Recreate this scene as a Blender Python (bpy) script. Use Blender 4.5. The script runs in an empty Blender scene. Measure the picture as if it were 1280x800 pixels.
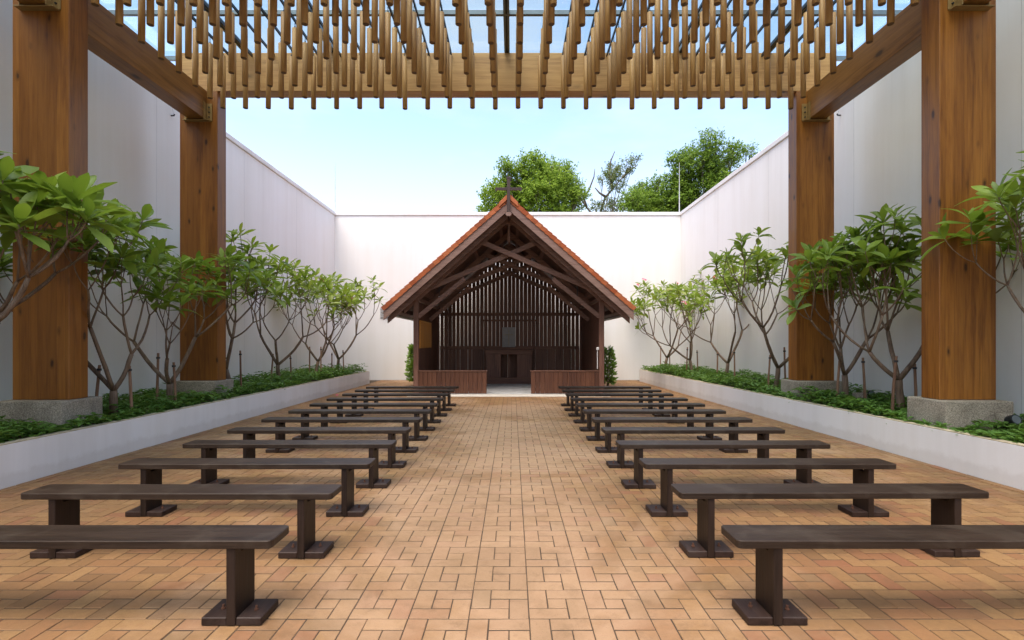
import bpy, bmesh, math, random
from math import sin, cos, pi, radians, sqrt, atan2
from mathutils import Vector, Matrix

scene = bpy.context.scene
COL = scene.collection
random.seed(7)

# ------------------------------------------------------------------ camera
FPX, VPX, VPY, CAMH = 646.0, 640.5, 428.0, 1.45      # measured on the 1280x800 photograph
cam_d = bpy.data.cameras.new('camera')
cam = bpy.data.objects.new('camera', cam_d)
COL.objects.link(cam)
cam.location = (0, 0, CAMH)
cam.rotation_euler = (radians(90), 0, 0)
cam_d.sensor_width = 36.0
cam_d.lens = 36.0 * FPX / 1280.0
cam_d.shift_y = (VPY - 400.0) / 1280.0
cam_d.shift_x = -(VPX - 640.0) / 1280.0
cam_d.clip_start = 0.05
cam_d.clip_end = 2000
scene.camera = cam

# ------------------------------------------------------------------ sky, sun, exposure
SUN_EL, SUN_AZ = 68.0, 205.0        # azimuth clockwise from +Y
world = bpy.data.worlds.new('World')
scene.world = world
world.use_nodes = True
wn = world.node_tree
wn.nodes.clear()
sky = wn.nodes.new('ShaderNodeTexSky')
sky.sky_type = 'NISHITA'
sky.sun_disc = False
sky.sun_elevation = radians(SUN_EL)
sky.sun_rotation = radians(SUN_AZ)
sky.air_density = 1.0
sky.dust_density = 3.0
sky.ozone_density = 1.5
bg = wn.nodes.new('ShaderNodeBackground')
bg.inputs['Strength'].default_value = 0.15
wo = wn.nodes.new('ShaderNodeOutputWorld')
# thin high cloud all round, thicker towards the horizon
tc = wn.nodes.new('ShaderNodeTexCoord')
mp = wn.nodes.new('ShaderNodeMapping'); mp.inputs['Scale'].default_value = (1, 1, 3.0)
wn.links.new(tc.outputs['Generated'], mp.inputs['Vector'])
nz = wn.nodes.new('ShaderNodeTexNoise'); nz.inputs['Scale'].default_value = 1.9; nz.inputs['Detail'].default_value = 8; nz.inputs['Roughness'].default_value = 0.58
wn.links.new(mp.outputs[0], nz.inputs['Vector'])
rpn = wn.nodes.new('ShaderNodeMapRange'); rpn.inputs[1].default_value = 0.42; rpn.inputs[2].default_value = 0.80; rpn.inputs[4].default_value = 0.6
wn.links.new(nz.outputs[0], rpn.inputs[0])
sz = wn.nodes.new('ShaderNodeSeparateXYZ'); wn.links.new(tc.outputs['Generated'], sz.inputs[0])
hz = wn.nodes.new('ShaderNodeMapRange'); hz.interpolation_type = 'SMOOTHSTEP'
hz.inputs[1].default_value = 0.16; hz.inputs[2].default_value = 0.40; hz.inputs[3].default_value = 0.55; hz.inputs[4].default_value = 0.0
wn.links.new(sz.outputs[2], hz.inputs[0])
mxm = wn.nodes.new('ShaderNodeMath'); mxm.operation = 'MAXIMUM'
wn.links.new(rpn.outputs[0], mxm.inputs[0]); wn.links.new(hz.outputs[0], mxm.inputs[1])
cmx = wn.nodes.new('ShaderNodeMix'); cmx.data_type = 'RGBA'
wn.links.new(mxm.outputs[0], cmx.inputs[0]); wn.links.new(sky.outputs[0], cmx.inputs[6])
cmx.inputs[7].default_value = (2.5, 2.36, 2.14, 1)
wn.links.new(cmx.outputs[2], bg.inputs[0])
wn.links.new(bg.outputs[0], wo.inputs[0])

sun_d = bpy.data.lights.new('sun', 'SUN')
sun_d.energy = 1.0
sun_d.angle = radians(40)
sun_d.color = (1.0, 0.90, 0.77)
sun = bpy.data.objects.new('sun', sun_d)
COL.objects.link(sun)
sd = Vector((sin(radians(SUN_AZ)) * cos(radians(SUN_EL)), cos(radians(SUN_AZ)) * cos(radians(SUN_EL)), sin(radians(SUN_EL))))
sun.rotation_euler = sd.to_track_quat('Z', 'Y').to_euler()
sun.location = (0, 0, 30)

vs = scene.view_settings
vs.view_transform = 'Standard'
vs.look = 'None'
vs.gamma = 1.0
vs.use_curve_mapping = False
vs.exposure = 1.68
scene.render.resolution_x = 1024
scene.render.resolution_y = 640
scene.cycles.max_bounces = 10
scene.cycles.diffuse_bounces = 6
scene.cycles.transparent_max_bounces = 24

# ------------------------------------------------------------------ materials
class NT:
    def __init__(self, name):
        self.m = bpy.data.materials.new(name)
        self.m.use_nodes = True
        self.t = self.m.node_tree
        self.t.nodes.clear()
        self.out = self.n('ShaderNodeOutputMaterial')
    def n(self, typ, **kw):
        nd = self.t.nodes.new(typ)
        for k, v in kw.items():
            setattr(nd, k, v)
        return nd
    def l(self, a, b):
        self.t.links.new(a, b)
    def val(self, sock, v):
        if hasattr(v, 'links'):
            self.l(v, sock)
        else:
            sock.default_value = v
    def math(self, op, a, b=0.0, c=None, clamp=False):
        nd = self.n('ShaderNodeMath', operation=op)
        nd.use_clamp = clamp
        self.val(nd.inputs[0], a); self.val(nd.inputs[1], b)
        if c is not None: self.val(nd.inputs[2], c)
        return nd.outputs[0]
    def vmath(self, op, a, b):
        nd = self.n('ShaderNodeVectorMath', operation=op)
        self.val(nd.inputs[0], a); self.val(nd.inputs[1], b)
        return nd.outputs[0]
    def mix(self, fac, a, b, blend='MIX'):
        nd = self.n('ShaderNodeMix', data_type='RGBA', blend_type=blend)
        self.val(nd.inputs[0], fac); self.val(nd.inputs[6], a); self.val(nd.inputs[7], b)
        return nd.outputs[2]
    def ramp(self, fac, stops):
        nd = self.n('ShaderNodeValToRGB')
        el = nd.color_ramp.elements
        while len(el) < len(stops): el.new(0.5)
        for e, (p, c) in zip(el, stops):
            e.position = p
            e.color = c if len(c) == 4 else (*c, 1)
        self.l(fac, nd.inputs[0])
        return nd.outputs[0]
    def noise(self, vec, scale, detail=3, rough=0.55, dist=0.0):
        nd = self.n('ShaderNodeTexNoise')
        nd.inputs['Scale'].default_value = scale
        nd.inputs['Detail'].default_value = detail
        nd.inputs['Roughness'].default_value = rough
        nd.inputs['Distortion'].default_value = dist
        self.l(vec, nd.inputs['Vector'])
        return nd.outputs[0]
    def pos(self):
        return self.n('ShaderNodeNewGeometry').outputs['Position']
    def objco(self):
        return self.n('ShaderNodeTexCoord').outputs['Object']
    def rnd(self):
        a = self.n('ShaderNodeObjectInfo').outputs['Random']
        b = self.n('ShaderNodeNewGeometry').outputs['Random Per Island']
        return self.math('FRACT', self.math('ADD', a, b))
    def bump(self, h, strength=0.3, dist=0.01):
        nd = self.n('ShaderNodeBump')
        nd.inputs['Strength'].default_value = strength
        nd.inputs['Distance'].default_value = dist
        self.l(h, nd.inputs['Height'])
        return nd.outputs[0]
    def bsdf(self, color, rough=0.6, normal=None, spec=0.5, metal=0.0, **kw):
        p = self.n('ShaderNodeBsdfPrincipled')
        self.val(p.inputs['Base Color'], color if hasattr(color, 'links') else (*color, 1))
        self.val(p.inputs['Roughness'], rough)
        p.inputs['Specular IOR Level'].default_value = spec
        p.inputs['Metallic'].default_value = metal
        for k, v in kw.items(): p.inputs[k].default_value = v
        if normal is not None: self.l(normal, p.inputs['Normal'])
        return p
    def done(self, p):
        self.l(p.outputs[0] if hasattr(p, 'outputs') else p, self.out.inputs[0])
        return self.m

def scl(t, v, s):
    return t.vmath('MULTIPLY', v, s)

def plain(name, col, rough=0.6, metal=0.0, var=0.12, spec=0.5):
    t = NT(name)
    n = t.noise(t.pos(), 9.0, 4)
    c2 = tuple(c * (1 - var) for c in col); c3 = tuple(min(1, c * (1 + var)) for c in col)
    c = t.ramp(n, [(0.3, c2), (0.7, c3)])
    return t.done(t.bsdf(c, rough, spec=spec, metal=metal, normal=t.bump(t.noise(t.pos(), 120, 2), 0.08, 0.004)))

def m_wall(name, base, dirt=0.06, foot=False):
    t = NT(name)
    P = t.pos()
    big = t.noise(P, 0.35, 5, 0.6)
    streak = t.noise(scl(t, P, (2.2, 2.2, 0.12)), 1.0, 5, 0.65)
    fine = t.noise(P, 14, 4, 0.7)
    f = t.math('ADD', t.math('MULTIPLY', big, 0.5), t.math('MULTIPLY', streak, 0.5))
    dark = tuple(b * (1 - dirt * 2.2) * k for b, k in zip(base, (1.0, 0.985, 0.96)))
    c = t.ramp(f, [(0.36, dark), (0.56, base)])
    c = t.mix(t.math('MULTIPLY', fine, 0.05), c, (0.5, 0.48, 0.45, 1))
    if foot:   # splash dirt with a ragged edge, in world height
        z = t.n('ShaderNodeSeparateXYZ'); t.l(P, z.inputs[0])
        h = t.math('ADD', t.math('MULTIPLY', z.outputs[2], 5.0), t.math('MULTIPLY', t.noise(P, 4.0, 5, 0.7), -1.1))
        k = t.ramp(h, [(0.0, (0.55, 0.55, 0.55)), (0.28, (0, 0, 0))])
        c = t.mix(t.math('MULTIPLY', k, 0.4), c, (0.40, 0.34, 0.27, 1))
    zz = t.n('ShaderNodeSeparateXYZ'); t.l(P, zz.inputs[0])
    sk = t.noise(scl(t, P, (5.0, 5.0, 0.10)), 1.0, 6, 0.7)
    tp = t.math('MULTIPLY', t.math('SUBTRACT', zz.outputs[2], 4.6), 0.55, clamp=True)
    c = t.mix(t.math('MULTIPLY', t.math('MULTIPLY', t.ramp(sk, [(0.50, (0, 0, 0)), (0.68, (1, 1, 1))]), tp), 0.12), c, (0.40, 0.38, 0.34, 1))
    nb = t.math('ADD', t.noise(P, 60, 3), t.math('MULTIPLY', t.noise(P, 3.0, 3), 2.0))
    return t.done(t.bsdf(c, 0.85, t.bump(nb, 0.15, 0.006), spec=0.25))

def m_wood(name, c1, c2, dark, axis='z', rough=0.5, knots=0.0, grain=1.0, spec=0.4, lam=0.0, wear=None, hue=0.25):
    """axis: direction of the grain in object space"""
    t = NT(name)
    O = t.objco()
    r = t.n('ShaderNodeObjectInfo').outputs['Random']
    cx = t.n('ShaderNodeCombineXYZ')
    for i, k in enumerate((37.0, 53.0, 71.0)):
        t.val(cx.inputs[i], t.math('MULTIPLY', r, k))
    O2 = t.vmath('ADD', O, cx.outputs[0])
    s = {'x': (0.06, 1, 1), 'y': (1, 0.06, 1), 'z': (1, 1, 0.06)}[axis]
    s2 = {'x': (0.25, 1, 1), 'y': (1, 0.25, 1), 'z': (1, 1, 0.25)}[axis]
    V = scl(t, O2, s)
    g1 = t.noise(V, 22 * grain, 5, 0.62, 0.6)
    g2 = t.noise(V, 95 * grain, 3, 0.6)
    g0 = t.noise(scl(t, O2, s2), 2.2, 3, 0.5)
    f = t.math('ADD', t.math('ADD', t.math('MULTIPLY', g1, 0.55), t.math('MULTIPLY', g2, 0.25)), t.math('MULTIPLY', g0, 0.3))
    c = t.ramp(f, [(0.42, dark), (0.52, c1), (0.63, c2)])
    # piece to piece difference
    rr = t.rnd()
    c = t.mix(t.math('MULTIPLY', t.math('SUBTRACT', rr, 0.5), hue * 2, clamp=True), c, (*dark, 1))
    if lam:
        sx = t.n('ShaderNodeSeparateXYZ'); t.l(O2, sx.inputs[0])
        a = t.math('ADD', sx.outputs[0], sx.outputs[1]) if axis == 'z' else sx.outputs[2]
        fl = t.math('FLOOR', t.math('MULTIPLY', a, 1 / lam))
        wn_ = t.n('ShaderNodeTexWhiteNoise', noise_dimensions='1D'); t.l(fl, wn_.inputs[1])
        c = t.mix(t.math('MULTIPLY', wn_.outputs[0], 0.5), c, (*dark, 1))
        ln = t.math('LESS_THAN', t.math('FRACT', t.math('MULTIPLY', a, 1 / lam)), 0.03)
        c = t.mix(t.math('MULTIPLY', ln, 0.55), c, (*tuple(v * 0.5 for v in dark), 1))
    if knots:
        vo = t.n('ShaderNodeTexVoronoi'); vo.inputs['Scale'].default_value = knots
        t.l(scl(t, t.vmath('ADD', O2, scl(t, t.noise(O2, 9, 2), (0.02, 0.02, 0.02))), {'x': (0.42, 1, 1), 'y': (1, 0.42, 1), 'z': (1, 1, 0.42)}[axis]), vo.inputs['Vector'])
        k = t.ramp(vo.outputs['Distance'], [(0.07, (1, 1, 1)), (0.10, (0.45, 0.45, 0.45)), (0.17, (0, 0, 0))])
        c = t.mix(t.math('MULTIPLY', k, 0.9), c, (*tuple(d * 0.22 for d in dark), 1))
    if wear:
        w = t.noise(t.pos(), 3.2, 6, 0.7, 0.8)
        k = t.ramp(w, [(0.5, (0, 0, 0)), (0.72, (1, 1, 1))])
        c = t.mix(t.math('MULTIPLY', k, 0.55), c, (*wear, 1))
    rg = t.math('ADD', rough - 0.12, t.math('MULTIPLY', g1, 0.25))
    return t.done(t.bsdf(c, rg, t.bump(t.math('ADD', g1, g2), 0.22, 0.004), spec=spec))

def m_brick(name):
    t = NT(name)
    P = t.pos()
    r = t.rnd()
    c = t.ramp(r, [(0.0, (0.165, 0.088, 0.035)), (0.12, (0.22, 0.118, 0.046)), (0.3, (0.255, 0.142, 0.055)), (0.46, (0.23, 0.11, 0.046)),
                   (0.64, (0.285, 0.165, 0.066)), (0.8, (0.235, 0.13, 0.05)), (0.92, (0.22, 0.092, 0.042)), (1.0, (0.175, 0.115, 0.05))])
    m = t.noise(P, 24, 6, 0.72)
    c = t.mix(t.math('MULTIPLY', t.ramp(m, [(0.40, (0, 0, 0)), (0.68, (1, 1, 1))]), 0.5), c, (0.19, 0.10, 0.045, 1))
    # pale wear along the walked middle, patchy
    big = t.noise(P, 0.42, 6, 0.66, 0.5)
    sx = t.n('ShaderNodeSeparateXYZ'); t.l(P, sx.inputs[0])
    mid = t.math('SUBTRACT', 1.0, t.math('MULTIPLY', t.math('ABSOLUTE', t.math('ADD', sx.outputs[0], 0.1)), 0.42), clamp=True)
    w = t.math('ADD', big, t.math('MULTIPLY', mid, 0.17))
    c = t.mix(t.math('MULTIPLY', t.ramp(w, [(0.52, (0, 0, 0)), (0.66, (1, 1, 1))]), 0.62), c, (0.40, 0.26, 0.155, 1))
    # grime: broad damp stains and finer blotches
    st = t.noise(t.vmath('ADD', P, (31, 7, 0)), 0.7, 7, 0.72, 0.6)
    c = t.mix(t.math('MULTIPLY', t.ramp(st, [(0.47, (0, 0, 0)), (0.66, (1, 1, 1))]), 0.55), c, (0.16, 0.095, 0.04, 1))
    st2 = t.noise(t.vmath('ADD', P, (3, 57, 0)), 5.0, 6, 0.75, 0.4)
    c = t.mix(t.math('MULTIPLY', t.ramp(st2, [(0.54, (0, 0, 0)), (0.70, (1, 1, 1))]), 0.45), c, (0.13, 0.075, 0.035, 1))
    sp = t.noise(P, 150, 2, 0.5)
    c = t.mix(t.math('MULTIPLY', t.ramp(sp, [(0.60, (0, 0, 0)), (0.70, (1, 1, 1))]), 0.4), c, (0.15, 0.08, 0.045, 1))
    rg = t.math('ADD', 0.50, t.math('MULTIPLY', m, 0.32))
    return t.done(t.bsdf(c, rg, t.bump(t.math('ADD', m, t.math('MULTIPLY', sp, 0.5)), 0.35, 0.004), spec=0.35))

def m_leaf(name, cols, trans=0.3, rough=0.4, spec=0.45):
    t = NT(name)
    r = t.rnd()
    n = len(cols)
    c = t.ramp(r, [(i / max(1, n - 1), col) for i, col in enumerate(cols)])
    nz = t.noise(t.pos(), 6, 3)
    c = t.mix(t.math('MULTIPLY', nz, 0.35), c, (*tuple(v * 0.62 for v in cols[0]), 1))
    p = t.bsdf(c, rough, spec=spec)
    tr = t.n('ShaderNodeBsdfTranslucent')
    t.l(t.mix(0.5, c, (0.22, 0.34, 0.03, 1)), tr.inputs[0])
    mx = t.n('ShaderNodeMixShader'); mx.inputs[0].default_value = trans
    t.l(p.outputs[0], mx.inputs[1]); t.l(tr.outputs[0], mx.inputs[2])
    return t.done(mx)

def m_glass(name, tint):
    t = NT(name)
    tr = t.n('ShaderNodeBsdfTransparent'); tr.inputs[0].default_value = (*tint, 1)
    gl = t.n('ShaderNodeBsdfGlossy'); gl.inputs['Roughness'].default_value = 0.0
    gl.inputs['Color'].default_value = (0.9, 0.95, 0.95, 1)
    fr = t.n('ShaderNodeFresnel'); fr.inputs[0].default_value = 1.45
    mx = t.n('ShaderNodeMixShader')
    t.l(t.math('MULTIPLY', fr.outputs[0], 0.16), mx.inputs[0]); t.l(tr.outputs[0], mx.inputs[1]); t.l(gl.outputs[0], mx.inputs[2])
    return t.done(mx)

def m_stone(name, a, b, c_):
    t = NT(name)
    O = t.pos()
    n1 = t.noise(O, 75, 4, 0.75); n2 = t.noise(O, 4, 4)
    c = t.ramp(n1, [(0.34, a), (0.5, b), (0.64, c_)])
    c = t.mix(t.math('MULTIPLY', t.ramp(n2, [(0.45, (0, 0, 0)), (0.7, (1, 1, 1))]), 0.4), c, (*tuple(v * 0.6 for v in a), 1))
    return t.done(t.bsdf(c, 0.85, t.bump(n1, 0.6, 0.006), spec=0.2))

def m_tile(name):
    t = NT(name)
    P = t.pos()
    c = t.ramp(t.rnd(), [(0.0, (0.30, 0.075, 0.028)), (0.3, (0.41, 0.12, 0.045)), (0.6, (0.46, 0.15, 0.062)), (0.85, (0.36, 0.095, 0.036)), (1.0, (0.25, 0.08, 0.038))])
    n = t.noise(P, 7, 6, 0.7)
    c = t.mix(t.math('MULTIPLY', t.ramp(n, [(0.5, (0, 0, 0)), (0.7, (1, 1, 1))]), 0.5), c, (0.16, 0.075, 0.04, 1))
    return t.done(t.bsdf(c, 0.8, t.bump(t.noise(P, 60, 3), 0.4, 0.004), spec=0.2))

M = {}
M['wall'] = m_wall('white_wall_paint', (0.78, 0.765, 0.735), 0.03)
M['planter'] = m_wall('planter_paint', (0.79, 0.775, 0.745), 0.05, True)
M['coping'] = m_wall('coping_paint', (0.74, 0.73, 0.72), 0.06)
M['joint'] = plain('wall_joint', (0.55, 0.54, 0.53), 0.9)
M['capline'] = plain('planter_cap_edge', (0.50, 0.42, 0.28), 0.9, var=0.3)
M['brick'] = m_brick('clay_paver')
M['mortar'] = plain('sand_joint', (0.058, 0.037, 0.021), 0.95, var=0.3)
M['soil'] = plain('planter_soil', (0.06, 0.038, 0.022), 0.95, var=0.4)
M['earth'] = plain('outer_ground', (0.14, 0.13, 0.07), 0.95, var=0.3)
M['glulam_z'] = m_wood('glulam_column', (0.245, 0.090, 0.0115), (0.325, 0.13, 0.019), (0.135, 0.045, 0.006), 'z', 0.42, 4.6, 0.6, lam=0.115)
M['glulam_y'] = m_wood('glulam_side_beam', (0.21, 0.095, 0.020), (0.27, 0.13, 0.032), (0.13, 0.055, 0.011), 'y', 0.45, 2.6, 0.6)
M['glulam_x'] = m_wood('glulam_cross_beam', (0.40, 0.215, 0.066), (0.48, 0.275, 0.092), (0.29, 0.14, 0.04), 'x', 0.5, 2.6, 0.6)
M['pole'] = m_wood('hanging_pole_wood', (0.34, 0.178, 0.048), (0.42, 0.235, 0.070), (0.23, 0.11, 0.028), 'z', 0.55, 3.0, 0.9, hue=0.35)
M['pole_end'] = plain('pole_end_shade', (0.13, 0.075, 0.035), 0.8, var=0.3)  # darker than the shaft: shade of the unlit pole undersides put into the colour
M['steel_dark'] = plain('dark_steel', (0.03, 0.033, 0.035), 0.45, 0.6)
M['alu'] = plain('aluminium_frame', (0.16, 0.19, 0.20), 0.4, 0.5)
M['brass'] = plain('bracket_steel', (0.30, 0.20, 0.075), 0.5, 0.4)
M['glass'] = m_glass('roof_glass', (0.88, 0.94, 0.93))
M['granite'] = m_stone('granolithic_base', (0.15, 0.125, 0.09), (0.31, 0.27, 0.205), (0.47, 0.42, 0.34))
M['bench_x'] = m_wood('bench_seat_wood', (0.0224, 0.0128, 0.0072), (0.0344, 0.0208, 0.0128), (0.0112, 0.0064, 0.0040), 'x', 0.5, 0, 1.0, wear=(0.0680, 0.0528, 0.0384), spec=0.25)
M['bench_z'] = m_wood('bench_leg_wood', (0.0173, 0.0094, 0.0058), (0.0259, 0.0144, 0.0094), (0.0086, 0.0050, 0.0032), 'z', 0.5, 0, 1.0, spec=0.25)
M['bench_y'] = m_wood('bench_foot_wood', (0.0259, 0.0137, 0.0094), (0.0360, 0.0202, 0.0144), (0.0144, 0.0079, 0.0058), 'y', 0.5, 0, 1.0, spec=0.25, wear=(0.0540, 0.0396, 0.0324))
M['bolt'] = plain('rusty_bolt', (0.13, 0.06, 0.035), 0.6, 0.5, 0.4)
M['dwarf'] = m_wood('dwarf_wall_boards', (0.0900, 0.0317, 0.0137), (0.1224, 0.0461, 0.0202), (0.0504, 0.0158, 0.0072), 'z', 0.5, 0, 1.0, hue=0.45)
M['cap_x'] = m_wood('cap_rail_wood', (0.10, 0.04, 0.021), (0.14, 0.058, 0.032), (0.06, 0.022, 0.012), 'x', 0.5)
M['dark_z'] = m_wood('dark_board', (0.1216, 0.0519, 0.0298), (0.1658, 0.0729, 0.0430), (0.0685, 0.0265, 0.0165), 'z', 0.6, 0, 1.0, hue=0.4)
M['dark_x'] = m_wood('dark_rail', (0.1265, 0.0540, 0.0310), (0.1725, 0.0759, 0.0448), (0.0713, 0.0276, 0.0172), 'x', 0.6)
M['dark_y'] = m_wood('dark_purlin', (0.11, 0.052, 0.033), (0.15, 0.072, 0.047), (0.065, 0.029, 0.019), 'y', 0.6)
M['truss'] = m_wood('truss_timber', (0.20, 0.108, 0.078), (0.26, 0.148, 0.112), (0.125, 0.062, 0.043), 'x', 0.55)
M['barge'] = m_wood('bargeboard_timber', (0.235, 0.145, 0.115), (0.29, 0.185, 0.15), (0.155, 0.088, 0.068), 'x', 0.55)
M['post'] = m_wood('chapel_post_wood', (0.16, 0.075, 0.048), (0.205, 0.10, 0.068), (0.095, 0.04, 0.026), 'z', 0.55)
M['cross'] = m_wood('cross_wood', (0.0450, 0.0252, 0.0204), (0.0600, 0.0348, 0.0282), (0.0270, 0.0144, 0.0114), 'z', 0.6)
M['tile'] = m_tile('clay_roof_tile')
M['slab'] = m_stone('concrete_slab', (0.36, 0.36, 0.35), (0.44, 0.44, 0.43), (0.50, 0.50, 0.49))
M['apron'] = m_stone('apron_concrete', (0.50, 0.46, 0.40), (0.58, 0.54, 0.47), (0.64, 0.60, 0.54))
M['board'] = m_wood('lit_amber_panel', (0.62, 0.27, 0.05), (0.72, 0.35, 0.08), (0.45, 0.17, 0.03), 'z', 0.35)  # wood colour raised to stand in for the light falling on this board
M['plaque'] = plain('grey_plaque', (0.24, 0.22, 0.21), 0.5)
M['gold'] = plain('dull_gold', (0.27, 0.21, 0.13), 0.6, 0.1)
M['lamp_white'] = plain('white_plastic', (0.75, 0.75, 0.73), 0.4)
M['gutter'] = plain('grey_gutter', (0.50, 0.50, 0.49), 0.5)
M['bark'] = m_wood('plumeria_bark', (0.14, 0.092, 0.058), (0.215, 0.15, 0.10), (0.068, 0.042, 0.027), 'z', 0.75, 0, 1.2)
M['stake'] = m_wood('stake_wood', (0.22, 0.12, 0.07), (0.29, 0.17, 0.10), (0.12, 0.06, 0.036), 'z', 0.8)
M['tie'] = plain('black_tie', (0.02, 0.02, 0.02), 0.6)
M['far_bark'] = plain('far_bark', (0.13, 0.10, 0.075), 0.9, var=0.3)
M['leaf'] = m_leaf('plumeria_leaf', [(0.1150, 0.1840, 0.0230), (0.1725, 0.2587, 0.0287), (0.2300, 0.3220, 0.0345), (0.1495, 0.2300, 0.0287), (0.3105, 0.4140, 0.0517)], 0.42, 0.42)
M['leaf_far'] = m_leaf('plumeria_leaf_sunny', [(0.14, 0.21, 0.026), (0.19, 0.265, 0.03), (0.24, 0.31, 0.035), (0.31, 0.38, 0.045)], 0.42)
M['cover'] = m_leaf('ground_cover_leaf', [(0.0780, 0.1755, 0.0286), (0.1170, 0.2405, 0.0416), (0.1690, 0.3120, 0.0585), (0.0975, 0.2080, 0.0338)], 0.3, 0.45)
M['shrub'] = m_leaf('shrub_leaf', [(0.1320, 0.2400, 0.0360), (0.1920, 0.3240, 0.0480), (0.2640, 0.3960, 0.0600)], 0.35)
M['flower'] = plain('pink_petal', (0.55, 0.04, 0.12), 0.5)
M['crown_a'] = m_leaf('light_green_crown', [(0.1560, 0.2470, 0.0286), (0.2340, 0.3380, 0.0390), (0.3250, 0.4420, 0.0520)], 0.42, 0.6, 0.12)
M['crown_b'] = m_leaf('deep_green_crown', [(0.1160, 0.2030, 0.0261), (0.1812, 0.2828, 0.0362), (0.2537, 0.3625, 0.0435)], 0.4, 0.6, 0.12)
M['crown_c'] = m_leaf('olive_crown', [(0.1200, 0.1500, 0.0600), (0.1680, 0.1980, 0.0840), (0.2040, 0.2280, 0.0960)], 0.35, 0.6, 0.12)

# ------------------------------------------------------------------ mesh helpers
class MB:
    def __init__(s):
        s.v = []; s.f = []
    def box(s, x0, x1, y0, y1, z0, z1):
        b = len(s.v)
        s.v += [(x0, y0, z0), (x1, y0, z0), (x1, y1, z0), (x0, y1, z0), (x0, y0, z1), (x1, y0, z1), (x1, y1, z1), (x0, y1, z1)]
        s.f += [tuple(b + i for i in q) for q in ((0, 3, 2, 1), (4, 5, 6, 7), (0, 1, 5, 4), (1, 2, 6, 5), (2, 3, 7, 6), (3, 0, 4, 7))]
        return s
    def prism(s, pts, a0, a1, axis='y'):
        """pts: 2-D outline; extruded along axis from a0 to a1 (x: pts=(y,z), y: pts=(x,z), z: pts=(x,y))"""
        b = len(s.v); n = len(pts)
        for a in (a0, a1):
            for p, q in pts:
                s.v.append({'x': (a, p, q), 'y': (p, a, q), 'z': (p, q, a)}[axis])
        s.f.append(tuple(b + i for i in range(n)))
        s.f.append(tuple(b + n + i for i in reversed(range(n))))
        for i in range(n):
            j = (i + 1) % n
            s.f.append((b + i, b + n + i, b + n + j, b + j))
        return s
    def tube(s, path, radii, n=8, caps=True):
        path = [Vector(p) for p in path]
        b = len(s.v)
        ref = None
        for i, p in enumerate(path):
            if i == 0: d = path[1] - p
            elif i == len(path) - 1: d = p - path[i - 1]
            else: d = path[i + 1] - path[i - 1]
            d = d.normalized()
            if ref is None:
                ref = Vector((1, 0, 0)) if abs(d.x) < 0.9 else Vector((0, 1, 0))
            u = (ref - d * ref.dot(d)).normalized(); w = d.cross(u); ref = u
            r = radii[i] if isinstance(radii, (list, tuple)) else radii
            for k in range(n):
                a = 2 * pi * k / n
                s.v.append(tuple(p + (u * cos(a) + w * sin(a)) * r))
        m = len(path)
        for i in range(m - 1):
            for k in range(n):
                k2 = (k + 1) % n
                s.f.append((b + i * n + k, b + i * n + k2, b + (i + 1) * n + k2, b + (i + 1) * n + k))
        if caps:
            s.f.append(tuple(b + k for k in reversed(range(n))))
            s.f.append(tuple(b + (m - 1) * n + k for k in range(n)))
        return s
    def beam(s, p0, p1, w, h, up=(0, 0, 1)):
        """rectangular bar from p0 to p1; w across, h along 'up'"""
        p0, p1 = Vector(p0), Vector(p1)
        d = (p1 - p0).normalized(); up = Vector(up)
        u = (up - d * up.dot(d)).normalized(); w_ = d.cross(u)
        b = len(s.v)
        for p in (p0, p1):
            for a, c in ((-1, -1), (1, -1), (1, 1), (-1, 1)):
                s.v.append(tuple(p + w_ * (a * w / 2) + u * (c * h / 2)))
        s.f += [tuple(b + i for i in q) for q in ((0, 1, 2, 3), (7, 6, 5, 4), (0, 4, 5, 1), (1, 5, 6, 2), (2, 6, 7, 3), (3, 7, 4, 0))]
        return s
    def mesh(s, name, mat, bevel=0.0, smooth=False, seg=1):
        me = bpy.data.meshes.new(name)
        me.from_pydata(s.v, [], s.f)
        bm = bmesh.new(); bm.from_mesh(me)
        if not smooth or bevel: bmesh.ops.recalc_face_normals(bm, faces=bm.faces)
        if bevel:
            es = [e for e in bm.edges if len(e.link_faces) == 2 and e.calc_face_angle(0) > 0.5]
            bmesh.ops.bevel(bm, geom=es, offset=bevel, segments=seg, affect='EDGES', profile=0.6, clamp_overlap=True)
        bm.to_mesh(me); bm.free()
        if smooth:
            me.polygons.foreach_set('use_smooth', [True] * len(me.polygons))
        me.materials.append(mat)
        return me
    def build(s, name, mat, parent=None, bevel=0.0, smooth=False, loc=None, seg=1):
        return put(name, s.mesh(name, mat, bevel, smooth, seg), parent, loc)

def put(name, me, parent=None, loc=None):
    o = bpy.data.objects.new(name, me)
    COL.objects.link(o)
    if parent is not None: o.parent = parent
    if loc is not None: o.location = loc
    return o

def tag(o, label=None, cat=None, group=None, kind=None):
    if label: o['label'] = label
    if cat: o['category'] = cat
    if group: o['group'] = group
    if kind: o['kind'] = kind
    return o

def thing(name, loc, label, cat, group=None):
    o = bpy.data.objects.new(name, None)
    o.empty_display_size = 0.2
    COL.objects.link(o)
    o.location = loc
    return tag(o, label, cat, group)

def centred(mb, name, mat, parent, origin, bevel=0.0, smooth=False, seg=1):
    """build with the object's origin moved to `origin` (parent-space) so grain differs from piece to piece"""
    ox, oy, oz = origin
    mb.v = [(x - ox, y - oy, z - oz) for x, y, z in mb.v]
    return mb.build(name, mat, parent, bevel, smooth, origin, seg)

ORD = ['first', 'second', 'third', 'fourth', 'fifth', 'sixth', 'seventh', 'eighth', 'ninth', 'tenth', 'eleventh', 'twelfth',
       'thirteenth']
AX = -0.10            # the court's middle axis, a little left of the camera

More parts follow.
